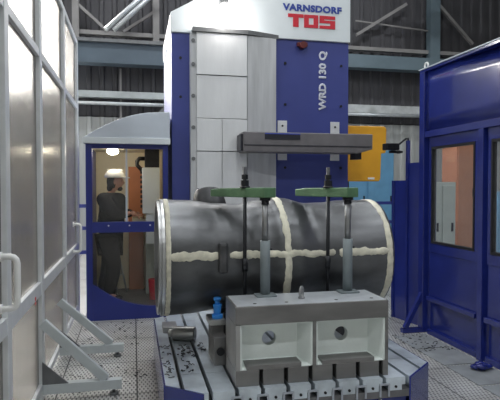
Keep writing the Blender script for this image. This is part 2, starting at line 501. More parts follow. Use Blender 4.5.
for y0, y1 in wins:
    fm = MB()
    for a in ((y0, y1, 2.08, 2.19), (y0, y1, .92, 1.02), (y0, y0 + .05, 1.02, 2.08), (y1 - .05, y1, 1.02, 2.08)):
        fm.box(RX - .01, RX + .05, a[0], a[1], a[2], a[3])
    wf = fm.build('window_frame', M['blue'], e, .003)
    gk = MB()
    for a in ((y0 + .05, y1 - .05, 2.055, 2.08), (y0 + .05, y1 - .05, 1.02, 1.045), (y0 + .05, y0 + .072, 1.045, 2.055), (y1 - .072, y1 - .05, 1.045, 2.055)):
        gk.box(RX - .015, RX + .03, a[0], a[1], a[2], a[3])
    gk.build('gasket', M['gasket'], wf)
    MB().box(RX + .005, RX + .012, y0 + .07, y1 - .07, 1.04, 2.06).build('pane', M['encglass'], wf)
    rwall('lower_panel', y0, y1, .43, .92)
    rwall('rail', y0, y1, .38, .43, RX - .04, RX + .08)
    rwall('kick_panel', y0, y1, .02, .38, RX + .02, RX + .05)
    rwall('base_rail', y0, y1, 0, .06, RX - .02, RX + .08)
rwall('lower_panel', Y0, 3.39, .0, 2.19, RX, RX + .05)
br = MB().bar((RX - .03, 5.42, .44), (RX - .24, 5.42, .05), .05, .05).build('brace', M['blue'], e, .003)
box('foot_beam', M['blue'], e, RX - .28, RX - .05, 5.385, 5.455, 0, .05, bevel=.003)
eb = MB().tube([(RX + .0, 5.42 + .035 * math.cos(t), 3.0 + .035 * math.sin(t)) for t in [2 * PI * q / 16 for q in range(16)]], .010, 8, True)
eb.cyl((RX, 5.42, 2.95), (RX, 5.42, 2.972), .016).build('eyebolt', M['plastic'], e)
# stepped end panel beyond the corner
sp = thing('stepped_guard', 'plain blue guard panel with stepped top behind the right end of the pipe', 'guard', (3.3, 5.8, 0))
d = Vector((-.11, .56, 0)).normalized()
st = Vector((3.31, 5.50, 0))
n_ = Vector((d.y, -d.x, 0))
def sheet(poly, name):
    b = MB()
    A = [b.bm.verts.new(st + d * p[0] + Vector((0, 0, p[1]))) for p in poly]
    B = [b.bm.verts.new(st + d * p[0] + n_ * .04 + Vector((0, 0, p[1]))) for p in poly]
    b._f(A); b._f(B[::-1])
    for q in range(len(poly)): b._f((A[q], A[(q + 1) % len(poly)], B[(q + 1) % len(poly)], B[q]))
    return b.build(name, M['blue'], sp, .003)
sheet([(0, 0), (.62, 0), (.62, 1.72), (.36, 1.72), (.36, 1.93), (0, 1.93)], 'panel')
for t_, z in ((.62, 1.72), (.36, 2.20)):
    p = st + d * t_
    box('post', M['blue'], sp, p.x - .02, p.x + .02, p.y - .02, p.y + .02, 0, z, bevel=.003)
p = st + d * .36
al = thing('work_light', 'black work light on a thin arm beside the yellow box', 'lamp', (p.x, p.y, 2.2))
MB().tube([(p.x, p.y, 2.2), (p.x, p.y, 2.225), (p.x - .03, p.y, 2.22), (p.x - .15, p.y, 2.13)], .012, 8).build('arm', M['black'], al)
MB().box(p.x - .31, p.x - .14, p.y - .06, p.y + .06, 2.08, 2.16).cyl((p.x - .15, p.y, 2.06), (p.x - .10, p.y, 2.06), .02).box(p.x - .24, p.x - .08, p.y - .03, p.y + .03, 2.045, 2.075).build('lamp_head', M['black'], al, .01)
# smooth plates set in the walkway along the enclosure
pl = None
for k in range(5):
    y = 5.30 - .50 * k
    if pl is None:
        pl = MB().box(2.78, 3.16, y - .47, y, 0, .008).build('cover_plate', M['plate'], None, .002)
    else:
        pl = pl.copy(); COL.objects.link(pl); pl.location.y -= .50
    tag(pl, 'smooth grey cover plate laid along the foot of the blue enclosure', 'plate', 'cover plates along the blue enclosure')
rg = MB()
for q in range(9):
    a = rnd.random() * 6.28; r_ = rnd.random() * .07
    rg.sphere((3.04 + r_ * math.cos(a), 4.14 + r_ * math.sin(a), .03 + .02 * rnd.random()), .045, 10, (1.2, 1, .5))
tag(rg.build('rag', M['blue'], None), 'crumpled blue rag on the plates at the foot of the enclosure', 'rag')

# ---------------------------------------------------------------- machine column
TX0, TX1, TY, TYB = .486, 2.91, 6.9, 8.6
c = thing('machine_column', 'tall blue boring machine column with white lettered cap', 'machine', ((TX0 + TX1) / 2, 7.7, 0))
box('body', M['navy'], c, TX0, TX1, TY, TYB, 0, 3.62, bevel=.006)
cap = MB().prism([(TX0 - .012, 3.62), (TX1 + .012, 3.62), (TX1 + .012, 4.32), (1.25, 4.32), (TX0 - .012, 3.87)], 'y', TY - .03, TYB + .02).build('cap', M['white'], c, .008)
text_mesh('letters', 'VARNSDORF', .118, M['letterblue'], cap, Vector((1.955, TY - .036, 3.995)), Matrix.Rotation(R(90), 3, 'X'), 1.17, .0055, .002, spacing=1.05)
# TOS, block letters
ZT, ZB = 3.957, 3.785
def tos():
    b = MB()
    x = 2.03; y0, y1 = TY - .038, TY - .03
    def r_(a, c_, z0, z1): b.box(x + a, x + c_, y0, y1, z0, z1)
    H = ZT - ZB; s = .058; gp = .008
    mid = (ZT + ZB) / 2
    r_(0, .218, ZT - s * .8, ZT); r_(.07, .148, ZB, ZT - s * .8 - .001)
    x += .225
    r_(0, .2, ZB, ZB + .042); r_(0, .2, ZT - .042, ZT); r_(0, .066, ZB + .043, ZT - .043); r_(.134, .2, ZB + .043, ZT - .043)
    x += .218
    r_(0, .225, ZT - s * .75, ZT); r_(0, .07, mid - .012, ZT - s * .75); r_(.07, .225, mid - .012, mid + .025); r_(.155, .225, ZB, mid - .012); r_(0, .155, ZB, ZB + s * .7)
    return b.build('letters', M['red'], cap)
tos()
text_mesh('letters', 'WRD 130 Q', .135, M['letterwhite'], c, Vector((2.60, TY - .006, 2.68)), Matrix.Rotation(R(90), 3, 'X') @ Matrix.Rotation(R(90), 3, 'Z'), 1.12, outline=.0065)
# rivets, lens, switch
for x, z in ((.60, 3.3), (.60, 2.8), (2.0, 3.3), (2.0, 2.75), (2.80, 2.75), (2.8, 3.3), (2.0, 1.9), (2.8, 1.9)):
    MB().cyl((x, TY, z), (x, TY - .012, z), .018, n=12).build('bolt', M['black'], c)
MB().cyl((2.23, TY, 3.54), (2.23, TY - .10, 3.54), .045).box(2.16, 2.30, TY - .05, TY, 3.53, 3.58).build('signal_lens', M['darkred'], c)
for z in (2.88, 2.72): MB().box(TX1, TX1 + .012, TY + .05, TY + .13, z - .05, z + .05).build('switch', M['black'], c, .004)
# telescopic steel covers on the guideway
cv = thing('way_cover', 'bright steel way cover plates running up the front of the column', 'cover', (1.3, 6.8, 0))
FX0, FX1, FY = .79, 1.45, 6.74
box('side_channel', M['steelside'], cv, .715, FX0, FY + .04, TY - .002, 0, 3.60, bevel=.004)
for z in (3.5, 3.2, 2.8, 2.4, 2.0): MB().cyl((.75, FY + .04, z), (.75, FY + .025, z), .025, n=12).build('bolt', M['gusset'], cv)
zs = [(3.07, 3.60, 1), (2.52, 3.06, 1), (2.10, 2.51, 2), (1.62, 2.09, 2), (0, 1.61, 2)]
for i, (z0, z1, k_) in enumerate(zs):
    y = FY + .008 * (i % 2)
    for q in range(k_):
        xa = FX0 + (FX1 - FX0) * q / k_; xb = FX0 + (FX1 - FX0) * (q + 1) / k_ - .006
        box('cover_plate', M['steelcover'], cv, xa, xb, y, TY - .004, z0, z1, bevel=.004)
for z0, z1 in ((2.2, 3.60), (0, 2.19)):
    MB().prism([(FX1, FY + .01), (1.86, TY - .06), (1.86, TY - .003), (FX1, TY - .003)], 'z', z0, z1).build('side_plate', M['steelside'], cv, .003)
MB().prism([(.74, FY - .02), (1.45, FY - .02), (1.9, TY - .032), (.74, TY - .032)], 'z', 3.605, 3.66).build('eave_shade', M['gusset'], cv)  # dark strip stands for the shadow in the gap under the cap
# floodlight on the cap
fl = thing('floodlight', 'glaring floodlight fixed to the white cap above the steel covers', 'lamp', (1.14, 6.80, 3.8))
MB().box(1.10, 1.18, 6.84, 6.869, 3.97, 4.05).bar((1.14, 6.85, 4.01), (1.14, 6.69, 4.01), .03, .03).build('bracket', M['gusset'], fl)
MB().cyl((1.14, 6.69, 3.94), (1.14, 6.69, 4.02), .05).build('socket', M['gusset'], fl)
MB().sphere((1.14, 6.69, 3.82), .13, 24).build('bulb', M['flood'], fl)
# beam across the column
bm_ = thing('cover_beam', 'long dark grey horizontal casing mounted across the front of the column', 'casing', (2.2, 6.5, 2.07))
MB().prism([(1.33, 2.075), (2.86, 2.075), (3.05, 2.13), (3.05, 2.325), (1.33, 2.325)], 'y', 6.42, 6.72).build('casing', M['beam'], bm_, .01)
MB().box(1.335, 3.03, 6.412, 6.42, 2.155, 2.165).build('seam', M['beamdark'], bm_)
box('end_cap', M['beamdark'], bm_, 1.30, 1.335, 6.45, 6.70, 2.09, 2.30, bevel=.01)
sl = box('display_slot', M['beamdark'], bm_, 1.60, 2.06, 6.411, 6.425, 2.235, 2.30)
box('blue_reflection', M['bluereflect'], sl, 1.60, 2.06, 6.408, 6.412, 2.298, 2.312)  # blue line paints a reflection along the top of the slot
box('foot_block', M['beamdark'], bm_, 2.83, 2.93, 6.5, 6.65, 2.0, 2.09, bevel=.005)
for x in (1.96, 2.71):
    bk = MB().box(x - .065, x + .065, TY - .014, TY, 2.0, 2.53).box(x - .04, x + .04, 6.70, TY - .01, 2.12, 2.28).build('mounting_plate', M['steelcover'], bm_, .003)
    MB().cyl((x, TY - .014, 2.46), (x, TY - .022, 2.46), .014, n=12).build('bolt', M['black'], bk)
# yellow box at the right flank of the column
yb = thing('yellow_housing', 'yellow housing on the right flank of the blue column', 'housing', (3.25, 7.2, 1.72))
MB().prism([(TX1 + .03, 1.72), (3.46, 1.72), (3.48, 1.76), (3.49, 2.12), (3.56, 2.13), (3.57, 2.47), (3.54, 2.51), (TX1 + .04, 2.51)], 'y', 7.06, 7.45).build('casing', M['yellow'], yb, .012)
lb = box('label_plate', M['plastic'], yb, 3.28, 3.38, 7.052, 7.06, 1.745, 1.775)
box('mount_pad', M['beamdark'], c, TX1, TX1 + .012, 7.08, 7.32, 1.58, 1.74)
MB().box(TX1 + .004, TX1 + .10, 7.1, 7.3, 1.60, 1.72).build('bracket', M['beamdark'], yb)

# ---------------------------------------------------------------- operator cabin
CX0, CX1, CY0, CY1 = -.565, .425, 6.7, 8.0
k_ = thing('operator_cabin', 'blue operator cabin with large glass panes and pale curved roof', 'cabin', (-.07, 7.3, 0))
poly = [(CX0 - .02, 2.165), (CX1 + .02, 2.165), (CX1 + .02, 2.565), (.3, 2.56)]
for q in range(1, 9):
    t = q / 8
    poly.append((.3 - (.3 - CX0 - .0) * t, 2.56 - .31 * t ** 1.9))
poly.append((CX0 - .02, 2.24))
MB().prism(poly, 'y', CY0 - .05, CY1 + .03).build('roof', M['roofgrey'], k_, .006)
box('roof_lip', M['white'], k_, CX0 - .03, CX1 + .025, CY0 - .06, CY0 - .045, 2.165, 2.24, bevel=.003)
fm = MB()
fm.box(CX0, CX0 + .075, CY0, CY0 + .06, 0, 2.165).box(.36, CX1, CY0, CY0 + .06, 0, 2.165)
fm.box(CX0 + .075, .36, CY0, CY0 + .06, 2.11, 2.165).box(CX0 + .075, .36, CY0, CY0 + .06, 1.08, 1.21)
arc = [(CX0 + .075, 0), (.36, 0), (.36, .15)]
for q in range(0, 9):
    t = q / 8
    arc.append((.30 - (.30 - CX0 - .075) * t, .15 + .30 * t ** 2.2))
fm.prism(arc, 'y', CY0, CY0 + .06)
fm.build('front_frame', M['cabblue'], k_, .003)
for x in (-.30, -.05, .2): MB().cyl((x, CY0, 1.165), (x, CY0 - .008, 1.165), .010, n=10).build('bolt', M['plastic'], k_)
box('side_wall', M['cabblue'], k_, CX0, CX0 + .04, CY0 + .06, CY1, 0, 2.165)
box('side_wall', M['beige'], k_, CX1 - .04, CX1, CY0 + .06, CY1, 0, 2.165)
box('back_wall', M['beige'], k_, CX0 + .04, CX1 - .04, CY1 - .04, CY1, 0, 2.165)
box('cabin_floor', M['gusset'], k_, CX0 + .04, CX1 - .04, CY0 + .06, CY1 - .04, 0, .15)
box('cabin_ceiling', M['beige'], k_, CX0 + .04, CX1 - .04, CY0 + .06, CY1 - .04, 2.14, 2.165)
box('lower_pane', M['cabglass'], k_, CX0 + .07, .365, CY0 + .025, CY0 + .033, .16, 1.09)
sw = box('sliding_pane', M['cabglass'], k_, CX0 + .07, -.085, CY0 + .035, CY0 + .041, 1.2, 2.115)
box('pane_edge', M['roofgrey'], sw, -.095, -.072, CY0 + .025, CY0 + .05, 1.2, 2.115)
MB().sphere((-.26, 7.10, 2.10), .075, 16, (1, 1, .6)).build('ceiling_lamp', M['cablamp'], k_)
# orange panel door and the hanging pendant in the cabin
tag(MB().box(-.07, .14, 7.85, 7.955, .15, 1.93).build('orange_locker', M['orange'], None, .006), 'narrow orange locker standing at the back of the operator cabin', 'locker')
pn = thing('control_pendant', 'grey white control pendant hanging inside the operator cabin', 'control panel', (.27, 7.25, 1.3))
box('housing', M['white'], pn, .115, .345, 7.2, 7.36, 1.28, 1.90, bevel=.012)
box('lower_box', M['white'], pn, .16, .30, 7.22, 7.34, .88, 1.28, bevel=.008)
box('hanger', M['black'], pn, .15, .34, 7.2, 7.34, 1.90, 2.14, bevel=.008)
for q in range(8): box('key', M['black'], pn, .09, .114, 7.22, 7.26, 1.36 + .065 * q, 1.40 + .065 * q)
MB().tube([(.16, 7.28, 2.02), (.08, 7.28, 2.02), (.05, 7.28, 1.98), (.05, 7.28, 1.93), (.116, 7.28, 1.86)], .028, 10).build('hose', M['black'], pn)
ds = thing('control_desk', 'cream control desk under the pendant inside the operator cabin', 'desk', (.2, 7.4, .15))
MB().box(-.02, .385, 7.37, 7.7, 1.17, 1.22).build('top', M['beige'], ds, .006)
MB().box(.16, .36, 7.45, 7.65, .15, 1.17).build('pedestal', M['palegreen'], ds, .01)
tag(MB().cyl((.26, 7.12, .15), (.26, 7.12, .42), .06, .075).build('red_canister', M['red'], None, .004), 'red canister on the operator cabin floor', 'canister')

# stool
so = thing('stool', 'high stool half hidden behind the operator in the cabin', 'stool', (-.30, 7.62, .15))
MB().cyl((-.30, 7.62, .80), (-.30, 7.62, .86), .15, n=28).build('seat', M['black'], so, .01)
for a in (20, 110, 200, 290):
    x, y = math.cos(R(a)), math.sin(R(a))
    MB().cyl((-.30 + .07 * x, 7.62 + .07 * y, .80), (-.30 + .215 * x, 7.62 + .215 * y, .15), .013, n=10).build('leg', M['tube'], so)
MB().tube([(-.30 + .15 * math.cos(t), 7.62 + .15 * math.sin(t), .42) for t in [2 * PI * q / 24 for q in range(24)]], .009, 8, True).build('foot_ring', M['tube'], so)

# ---------------------------------------------------------------- operator
def skin_mesh(name, pts, edges, root, m, parent, level=2):
    """pts: name -> (x, y, z, rx, ry)"""
    idx = {n: i for i, n in enumerate(pts)}
    me = bpy.data.meshes.new(name + '_sk')
    me.from_pydata([p[:3] for p in pts.values()], [(idx[a], idx[b]) for a, b in edges], [])
    o = bpy.data.objects.new(name + '_sk', me)
    COL.objects.link(o)
    md = o.modifiers.new('skin', 'SKIN')
    md.use_smooth_shade = True
    md.branch_smoothing = .6
    lay = me.skin_vertices[0].data
    for n, i in idx.items():
        lay[i].radius = (pts[n][3], pts[n][4] if len(pts[n]) > 4 else pts[n][3])
        lay[i].use_root = n in root
    sb = o.modifiers.new('sub', 'SUBSURF'); sb.levels = level; sb.render_levels = level
    bpy.context.view_layer.update()
    m2 = bpy.data.meshes.new_from_object(o.evaluated_get(bpy.context.evaluated_depsgraph_get()))
    bpy.data.objects.remove(o); bpy.data.meshes.remove(me)
    bm = bmesh.new(); bm.from_mesh(m2); bpy.data.meshes.remove(m2)
    for f in bm.faces: f.smooth = True; f.material_index = 0
    b = MB(); b.bm.free(); b.bm = bm
    if name == 'body': return b
    return b.build(name, m, parent)

FZ = .15
PX, PY = -.30, 7.2
# facing +X; near arm (his right) on the -Y side
J = dict(pelvis=(PX, PY, 1.00, .115, .15), waist=(PX + .01, PY, 1.15, .105, .14), chest=(PX + .02, PY, 1.36, .13, .15), upper=(PX + .02, PY, 1.48, .09, .13),
         neck=(PX + .03, PY, 1.575, .052), skull=(PX + .05, PY, 1.66, .06),
         shR=(PX - .09, PY - .15, 1.50, .062), elR=(PX + .06, PY - .25, 1.27, .045), wrR=(PX + .27, PY - .13, 1.30, .028),
         shL=(PX + .11, PY + .14, 1.49, .062), elL=(PX + .14, PY + .23, 1.27, .045), wrL=(PX + .33, PY + .12, 1.29, .028),
         hipR=(PX - .01, PY - .09, .93, .085), knR=(PX + .05, PY - .10, .57, .058), anR=(PX - .03, PY - .10, .235, .040),
         hipL=(PX + .0, PY + .09, .93, .085), knL=(PX - .03, PY + .10, .57, .058), anL=(PX - .11, PY + .10, .235, .040),
         ftR=(PX + .09, PY - .11, .19, .036), ftL=(PX + .01, PY + .11, .19, .036))
JE = [('pelvis', 'waist'), ('waist', 'chest'), ('chest', 'upper'), ('upper', 'neck'), ('neck', 'skull'), ('upper', 'shR'), ('shR', 'elR'), ('elR', 'wrR'),
      ('upper', 'shL'), ('shL', 'elL'), ('elL', 'wrL'), ('pelvis', 'hipR'), ('hipR', 'knR'), ('knR', 'anR'), ('anR', 'ftR'),
      ('pelvis', 'hipL'), ('hipL', 'knL'), ('knL', 'anL'), ('anL', 'ftL')]
op = thing('person', 'person in dark jacket and white hard hat standing in the operator cabin', 'person', (PX, PY, FZ))
bb = skin_mesh('body', J, JE, ('pelvis',), M['skin'], None, 2)
# head
hc = Vector((PX + .065, PY, 1.715))
g_ = bmesh.ops.create_uvsphere(bb.bm, u_segments=28, v_segments=20, radius=1.0)
for v in g_['verts']:
    x, y, z = v.co
    px = .098 * x; py = .076 * y; pz = .125 * z
    if z < 0: py *= 1 - .28 * (-z) ; px *= 1 - .10 * (-z) if x > 0 else 1 - .45 * (-z)
    if x > 0.2 and z < 0: px += .012 * (-z)
    # nose, brow, eye hollow, mouth
    ny = max(0, 1 - (y / .22) ** 2)
    if x > .6:
        px += .026 * ny * max(0, 1 - ((z + .16) / .24) ** 2)
        px += .006 * max(0, 1 - ((z - .2) / .15) ** 2)
        px -= .010 * max(0, 1 - ((abs(y) - .35) / .2) ** 2) * max(0, 1 - ((z - .02) / .13) ** 2)
        px += .006 * max(0, 1 - (y / .4) ** 2) * max(0, 1 - ((z + .52) / .10) ** 2)
    v.co = Vector((px, py, pz)) + hc
    for f in v.link_faces: f.smooth = True
for s_ in (-1, 1):
    bb.sphere((hc.x - .005, hc.y + s_ * .075, hc.z - .01), .03, 12, (.7, .35, 1.1))
# hands: palm plus five bent fingers, joined to the body mesh
def hand(w, side):
    w = Vector(w)
    fwd = Vector((.95, 0, -.31)).normalized(); up = Vector((.31, 0, .95)); lat = Vector((0, 1, 0))
    pts, ed = {}, []
    pts['w'] = (*w, .024, .030)
    k0 = w + fwd * .055
    pts['p'] = (*k0, .020, .036); ed.append(('w', 'p'))
    bmx = skin_mesh('body', pts, ed, ('w',), None, None, 2)
    tmp = bpy.data.meshes.new('t'); bmx.bm.to_mesh(tmp); bmx.bm.free(); bb.bm.from_mesh(tmp); bpy.data.meshes.remove(tmp)
    for q, (ln, off) in enumerate(((.065, -.028), (.075, -.010), (.070, .009), (.055, .027))):
        b0 = k0 + lat * off + fwd * .005
        b1 = b0 + fwd * ln * .5 - up * .008
        b2 = b1 + (fwd * .75 - up * .65) * ln * .35
        b3 = b2 + (fwd * .3 - up * .95) * ln * .3
        bb.tube([b0, b1, b2, b3], .0085, 8)
    t0 = w + fwd * .02 + lat * side * .025
    bb.tube([t0, t0 + fwd * .025 + lat * side * .025 - up * .008, t0 + fwd * .055 + lat * side * .026 - up * .02], .010, 8)
hand(J['wrR'][:3], 1); hand(J['wrL'][:3], -1)
for f in bb.bm.faces: f.material_index = 0
bb.mi = 1
for s_ in (-1, 1): bb.sphere((hc.x + .078, hc.y + s_ * .03, hc.z + .003), .011, 10)
body = bb.build('body', [M['skin'], M['eye']], op)
def grow(names, add, over=None):
    d_ = {n: (*J[n][:3], J[n][3] + add, (J[n][4] if len(J[n]) > 4 else J[n][3]) + add) for n in names}
    if over: d_.update(over)
    return d_
jk = grow(['pelvis', 'waist', 'chest', 'upper', 'shR', 'elR', 'shL', 'elL'], .055)
jk['pelvis'] = (PX, PY, .97, .18, .19)
jk['wrR'] = (J['elR'][0] + .14, J['elR'][1] + .10, 1.292, .045, .045); jk['wrL'] = (J['elL'][0] + .15, J['elL'][1] - .09, 1.288, .045, .045)
jk['collar'] = (PX + .028, PY, 1.56, .072, .075)
skin_mesh('jacket', jk, [('pelvis', 'waist'), ('waist', 'chest'), ('chest', 'upper'), ('upper', 'collar'), ('upper', 'shR'), ('shR', 'elR'), ('elR', 'wrR'), ('upper', 'shL'), ('shL', 'elL'), ('elL', 'wrL')], ('pelvis',), M['jacket'], op)
tr = grow(['pelvis', 'hipR', 'knR', 'anR', 'hipL', 'knL', 'anL'], .045)
skin_mesh('trousers', tr, [('pelvis', 'hipR'), ('hipR', 'knR'), ('knR', 'anR'), ('pelvis', 'hipL'), ('hipL', 'knL'), ('knL', 'anL')], ('pelvis',), M['trouser'], op)
for a, t in (('anR', 'ftR'), ('anL', 'ftL')):
    A, T = J[a], J[t]
    b = MB()
    b.sphere((A[0] - .01, A[1], .20), .055, 14, (1.1, .85, .9)); b.sphere((T[0], T[1], .19), .05, 14, (1.5, .95, .75)); b.sphere(((A[0] + T[0]) / 2, A[1], .195), .052, 14, (1.5, .9, .85))
    for v in b.bm.verts: v.co.z = max(v.co.z, FZ)
    b.build('shoe', M['shoe'], op)
hr = MB()
hr.sphere((hc.x - .035, hc.y, hc.z - .005), .088, 20, (.85, 1.0, 1.2)); hr.sphere((hc.x - .06, hc.y, hc.z - .085), .06, 16, (.8, 1.05, 1.0))
hr.build('hair', M['hair'], op)
bd = MB(); bd.sphere((hc.x + .06, hc.y, hc.z - .10), .042, 14, (.9, 1.1, .75)); bd.build('beard', M['hair'], op)
ht = MB()
g_ = bmesh.ops.create_uvsphere(ht.bm, u_segments=28, v_segments=16, radius=1)
for v in g_['verts']:
    z = max(v.co.z, 0)
    v.co = Vector((hc.x - .005 + v.co.x * .135, hc.y + v.co.y * .108, hc.z + .045 + z * .115))
    for f in v.link_faces: f.smooth = True
ht.box(hc.x - .10, hc.x + .10, hc.y - .012, hc.y + .012, hc.z + .10, hc.z + .158)
pk = [(hc.x + .09 + .10 * math.cos(t), hc.y + .085 * math.sin(t)) for t in [R(a) for a in range(-90, 91, 15)]]
ht.prism(pk, 'z', hc.z + .040, hc.z + .052)
ht.build('hard_hat', M['hat'], op, .003)

# ---------------------------------------------------------------- rotary table
TZ = .40
outline = [(.19, 3.34), (.41, 3.15), (1.765, 3.15), (2.03, 3.38), (2.03, 5.05), (1.8, 5.25), (.41, 5.25), (.19, 5.05)]
tb = thing('machine_table', 'steel machine table with long slots on a blue base', 'table', (1.1, 4.2, 0))
slots = [.29 + .1625 * q - .002 for q in range(11)]
top = MB()
sw_ = .026
edges = [-1] + slots + [5]
ysplit = 3.50
for i in range(len(edges) - 1):
    a = edges[i] + (sw_ / 2 if i else 0); b_ = edges[i + 1] - sw_ / 2
    for lo, hi in ((0, ysplit - .002), (ysplit + .002, 9)):
        p_ = clip(clip(clip(clip(outline, -1, 0, -a), 1, 0, b_), 0, -1, -lo), 0, 1, hi)
        if len(p_) > 2: top.prism(p_, 'z', TZ - .05, TZ)
    wide = .025
    p_ = clip(clip(outline, -1, 0, -(a + (wide if i else 0))), 1, 0, b_ - wide)
    if len(p_) > 2: top.prism(p_, 'z', TZ - .085, TZ - .0502)
top.build('slotted_top', M['tabletop'], tb)
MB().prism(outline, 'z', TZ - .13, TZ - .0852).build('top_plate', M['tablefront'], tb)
inner = [(x + (1.1 - x) * .02, y + (4.2 - y) * .02) for x, y in outline]
MB().prism(inner, 'z', 0, TZ - .1302).build('base', M['blue'], tb)
# blue side guards (left chamfer, left side, right side)
def guard(p, q, z1=TZ - .004):
    p, q = Vector((*p, 0)), Vector((*q, 0))
    d_ = (q - p).normalized(); n = Vector((d_.y, -d_.x, 0)) * .012
    b = MB()
    P_ = [p, q, q + n, p + n]
    b.prism([(v.x, v.y) for v in P_], 'z', 0, z1)
    return b.build('side_guard', M['blue'], tb)
guard(outline[0], outline[1]); guard(outline[7], outline[0]); guard(outline[2], outline[3]); guard(outline[3], outline[4])
ln = None
for s_ in slots[2:9]:
    b = MB()
    y0, y1 = 3.141, 3.149
    if ln is None:
        b.box(s_ - .036, s_ - .024, y0, y1, TZ - .12, TZ - .045).box(s_ + .024, s_ + .036, y0, y1, TZ - .12, TZ - .045).box(s_ - .036, s_ + .036, y0, y1, TZ - .045, TZ - .033)
        ln = b.build('slot_liner', M['slotpale'], tb); l0 = s_
    else:
        b.bm.free(); o = ln.copy(); COL.objects.link(o); o.parent = tb; o.location = ln.location + Vector((s_ - l0, 0, 0))
    o2 = MB().cyl((s_ + .081, 3.15, TZ - .06), (s_ + .081, 3.143, TZ - .06), .009, n=10).build('screw', M['black'], tb)
    MB().box(s_ - .03, s_ - .022, 3.135, 3.18, .12, TZ - .135).build('base_reflection', M['slotpale'], tb)  # pale upright sliver added as a reflection in the blue base

# ---------------------------------------------------------------- fixture block
BX0, BX1, BY0, BY1, BZ0, BZ1 = .612, 1.640, 3.20, 3.56, TZ, .90
f_ = thing('fixture_block', 'heavy steel fixture block with two white pockets on the machine table', 'fixture', (1.12, 3.38, TZ))
tp = box('top_plate', M['machdark'], f_, BX0, BX1, BY0, BY1, BZ1 - .115, BZ1, bevel=.004)
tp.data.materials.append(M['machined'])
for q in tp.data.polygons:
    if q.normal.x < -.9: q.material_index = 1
box('top_face', M['topsteel'], f_, BX0 + .012, BX1 - .012, BY0 + .012, BY1 - .012, BZ1 - .003, BZ1 + .002)
# base flange with slots cut in its front edge
cuts = [s_ for s_ in slots if BX0 + .06 < s_ < BX1 - .05]
xs = [BX0]
bf = MB()
for s_ in cuts + [None]:
    x1 = (s_ - .013) if s_ else BX1
    bf.box(xs[-1], x1, BY0, BY0 + .10, BZ0, BZ0 + .10)
    if s_: xs.append(s_ + .013)
bf.box(BX0, BX1, BY0 + .10, BY1, BZ0, BZ0 + .10)
bf = bf.build('base_flange', M['machdark'], f_, .003)
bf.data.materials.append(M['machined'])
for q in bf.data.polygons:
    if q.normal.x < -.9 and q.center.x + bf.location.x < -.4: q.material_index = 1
for x0, x1, nm in ((BX0, BX0 + .030, 'end_web'), ((BX0 + BX1) / 2 - .010, (BX0 + BX1) / 2 + .014, 'centre_web'), (BX1 - .022, BX1, 'end_web')):
    box(nm, M['machined'] if nm == 'end_web' and x0 == BX0 else M['machdark'], f_, x0, x1, BY0, BY1, BZ0 + .10, BZ1 - .115, bevel=.003)
PD = BY0 + .13
for x0, x1 in ((BX0 + .030, (BX0 + BX1) / 2 - .010), ((BX0 + BX1) / 2 + .014, BX1 - .022)):
    z0, z1 = BZ0 + .10, BZ1 - .115
    cx, cz, rr = (x0 + x1) / 2 - .02, z0 + (z1 - z0) * .56, .047
    b = MB()
    # back plate with a round hole
    N = 32
    ring = [(cx + rr * math.cos(2 * PI * q / N), cz + rr * math.sin(2 * PI * q / N)) for q in range(N)]
    def bound(q):
        a = 2 * PI * q / N; dx, dz = math.cos(a), math.sin(a)
        ts = []
        if dx > 1e-6: ts.append((x1 - cx) / dx)
        if dx < -1e-6: ts.append((x0 - cx) / dx)
        if dz > 1e-6: ts.append((z1 - cz) / dz)
        if dz < -1e-6: ts.append((z0 - cz) / dz)
        t = min(ts); return (cx + t * dx, cz + t * dz)
    outer = [bound(q) for q in range(N)]
    for q in range(N):   # snap nearest rays to the corners
        pass
    ov = [b.bm.verts.new((p[0], PD, p[1])) for p in outer]; iv = [b.bm.verts.new((p[0], PD, p[1])) for p in ring]
    ib = [b.bm.verts.new((p[0], PD + .05, p[1])) for p in ring]
    for q in range(N):
        r2 = (q + 1) % N
        b._f((ov[q], ov[r2], iv[r2], iv[q])); b._f((iv[q], iv[r2], ib[r2], ib[q]))
    for X_, Z_ in ((x0, z0), (x1, z0), (x0, z1), (x1, z1)):   # corner triangles
        cand = sorted(range(N), key=lambda q: (outer[q][0] - X_) ** 2 + (outer[q][1] - Z_) ** 2)[:2]
        cv_ = b.bm.verts.new((X_, PD, Z_)); b._f((ov[cand[0]], ov[cand[1]], cv_))
    # splayed pocket sides (cast draft)
    dr = .035
    b.prism([(x0, BY0 + .006), (x0 + dr * .3, BY0 + .006), (x0 + dr, PD), (x0, PD)], 'z', z0, z1)
    b.prism([(x1, BY0 + .006), (x1, PD), (x1 - dr * 1.9, PD), (x1 - dr * .3, BY0 + .006)], 'z', z0, z1)
    b.prism([(BY0 + .006, z1), (PD, z1), (PD, z1 - .03), (BY0 + .006, z1 - .006)], 'x', x0, x1)
    b.prism([(BY0 + .006, z0), (BY0 + .006, z0 + .004), (PD, z0 + .03), (PD, z0)], 'x', x0, x1)
    # corner fillets beside the flange recess
    pk_ = b.build('pocket', M['castwhite'], f_)
    MB().box(x0 + .04, x1 - .075, BY0 + .004, PD - .012, z0, z0 + .028).build('clamping_ledge', M['machdark'], f_, .002)
MB().tube([(1.09 + .018 * math.cos(t), 3.36 + .027 * math.cos(t), BZ1 + .042 + .036 * math.sin(t)) for t in [2 * PI * q / 20 for q in range(20)]], .009, 8, True).cyl((1.09, 3.36, BZ1 + .001), (1.09, 3.36, BZ1 + .012), .022).build('lifting_eye', M['rod'], f_)
for x in (.75, .96, 1.3, 1.55):
    MB().cyl((x, 3.27, BZ1 + .002), (x, 3.27, BZ1 + .0035), .012, n=12).build('screw', M['black'], f_)

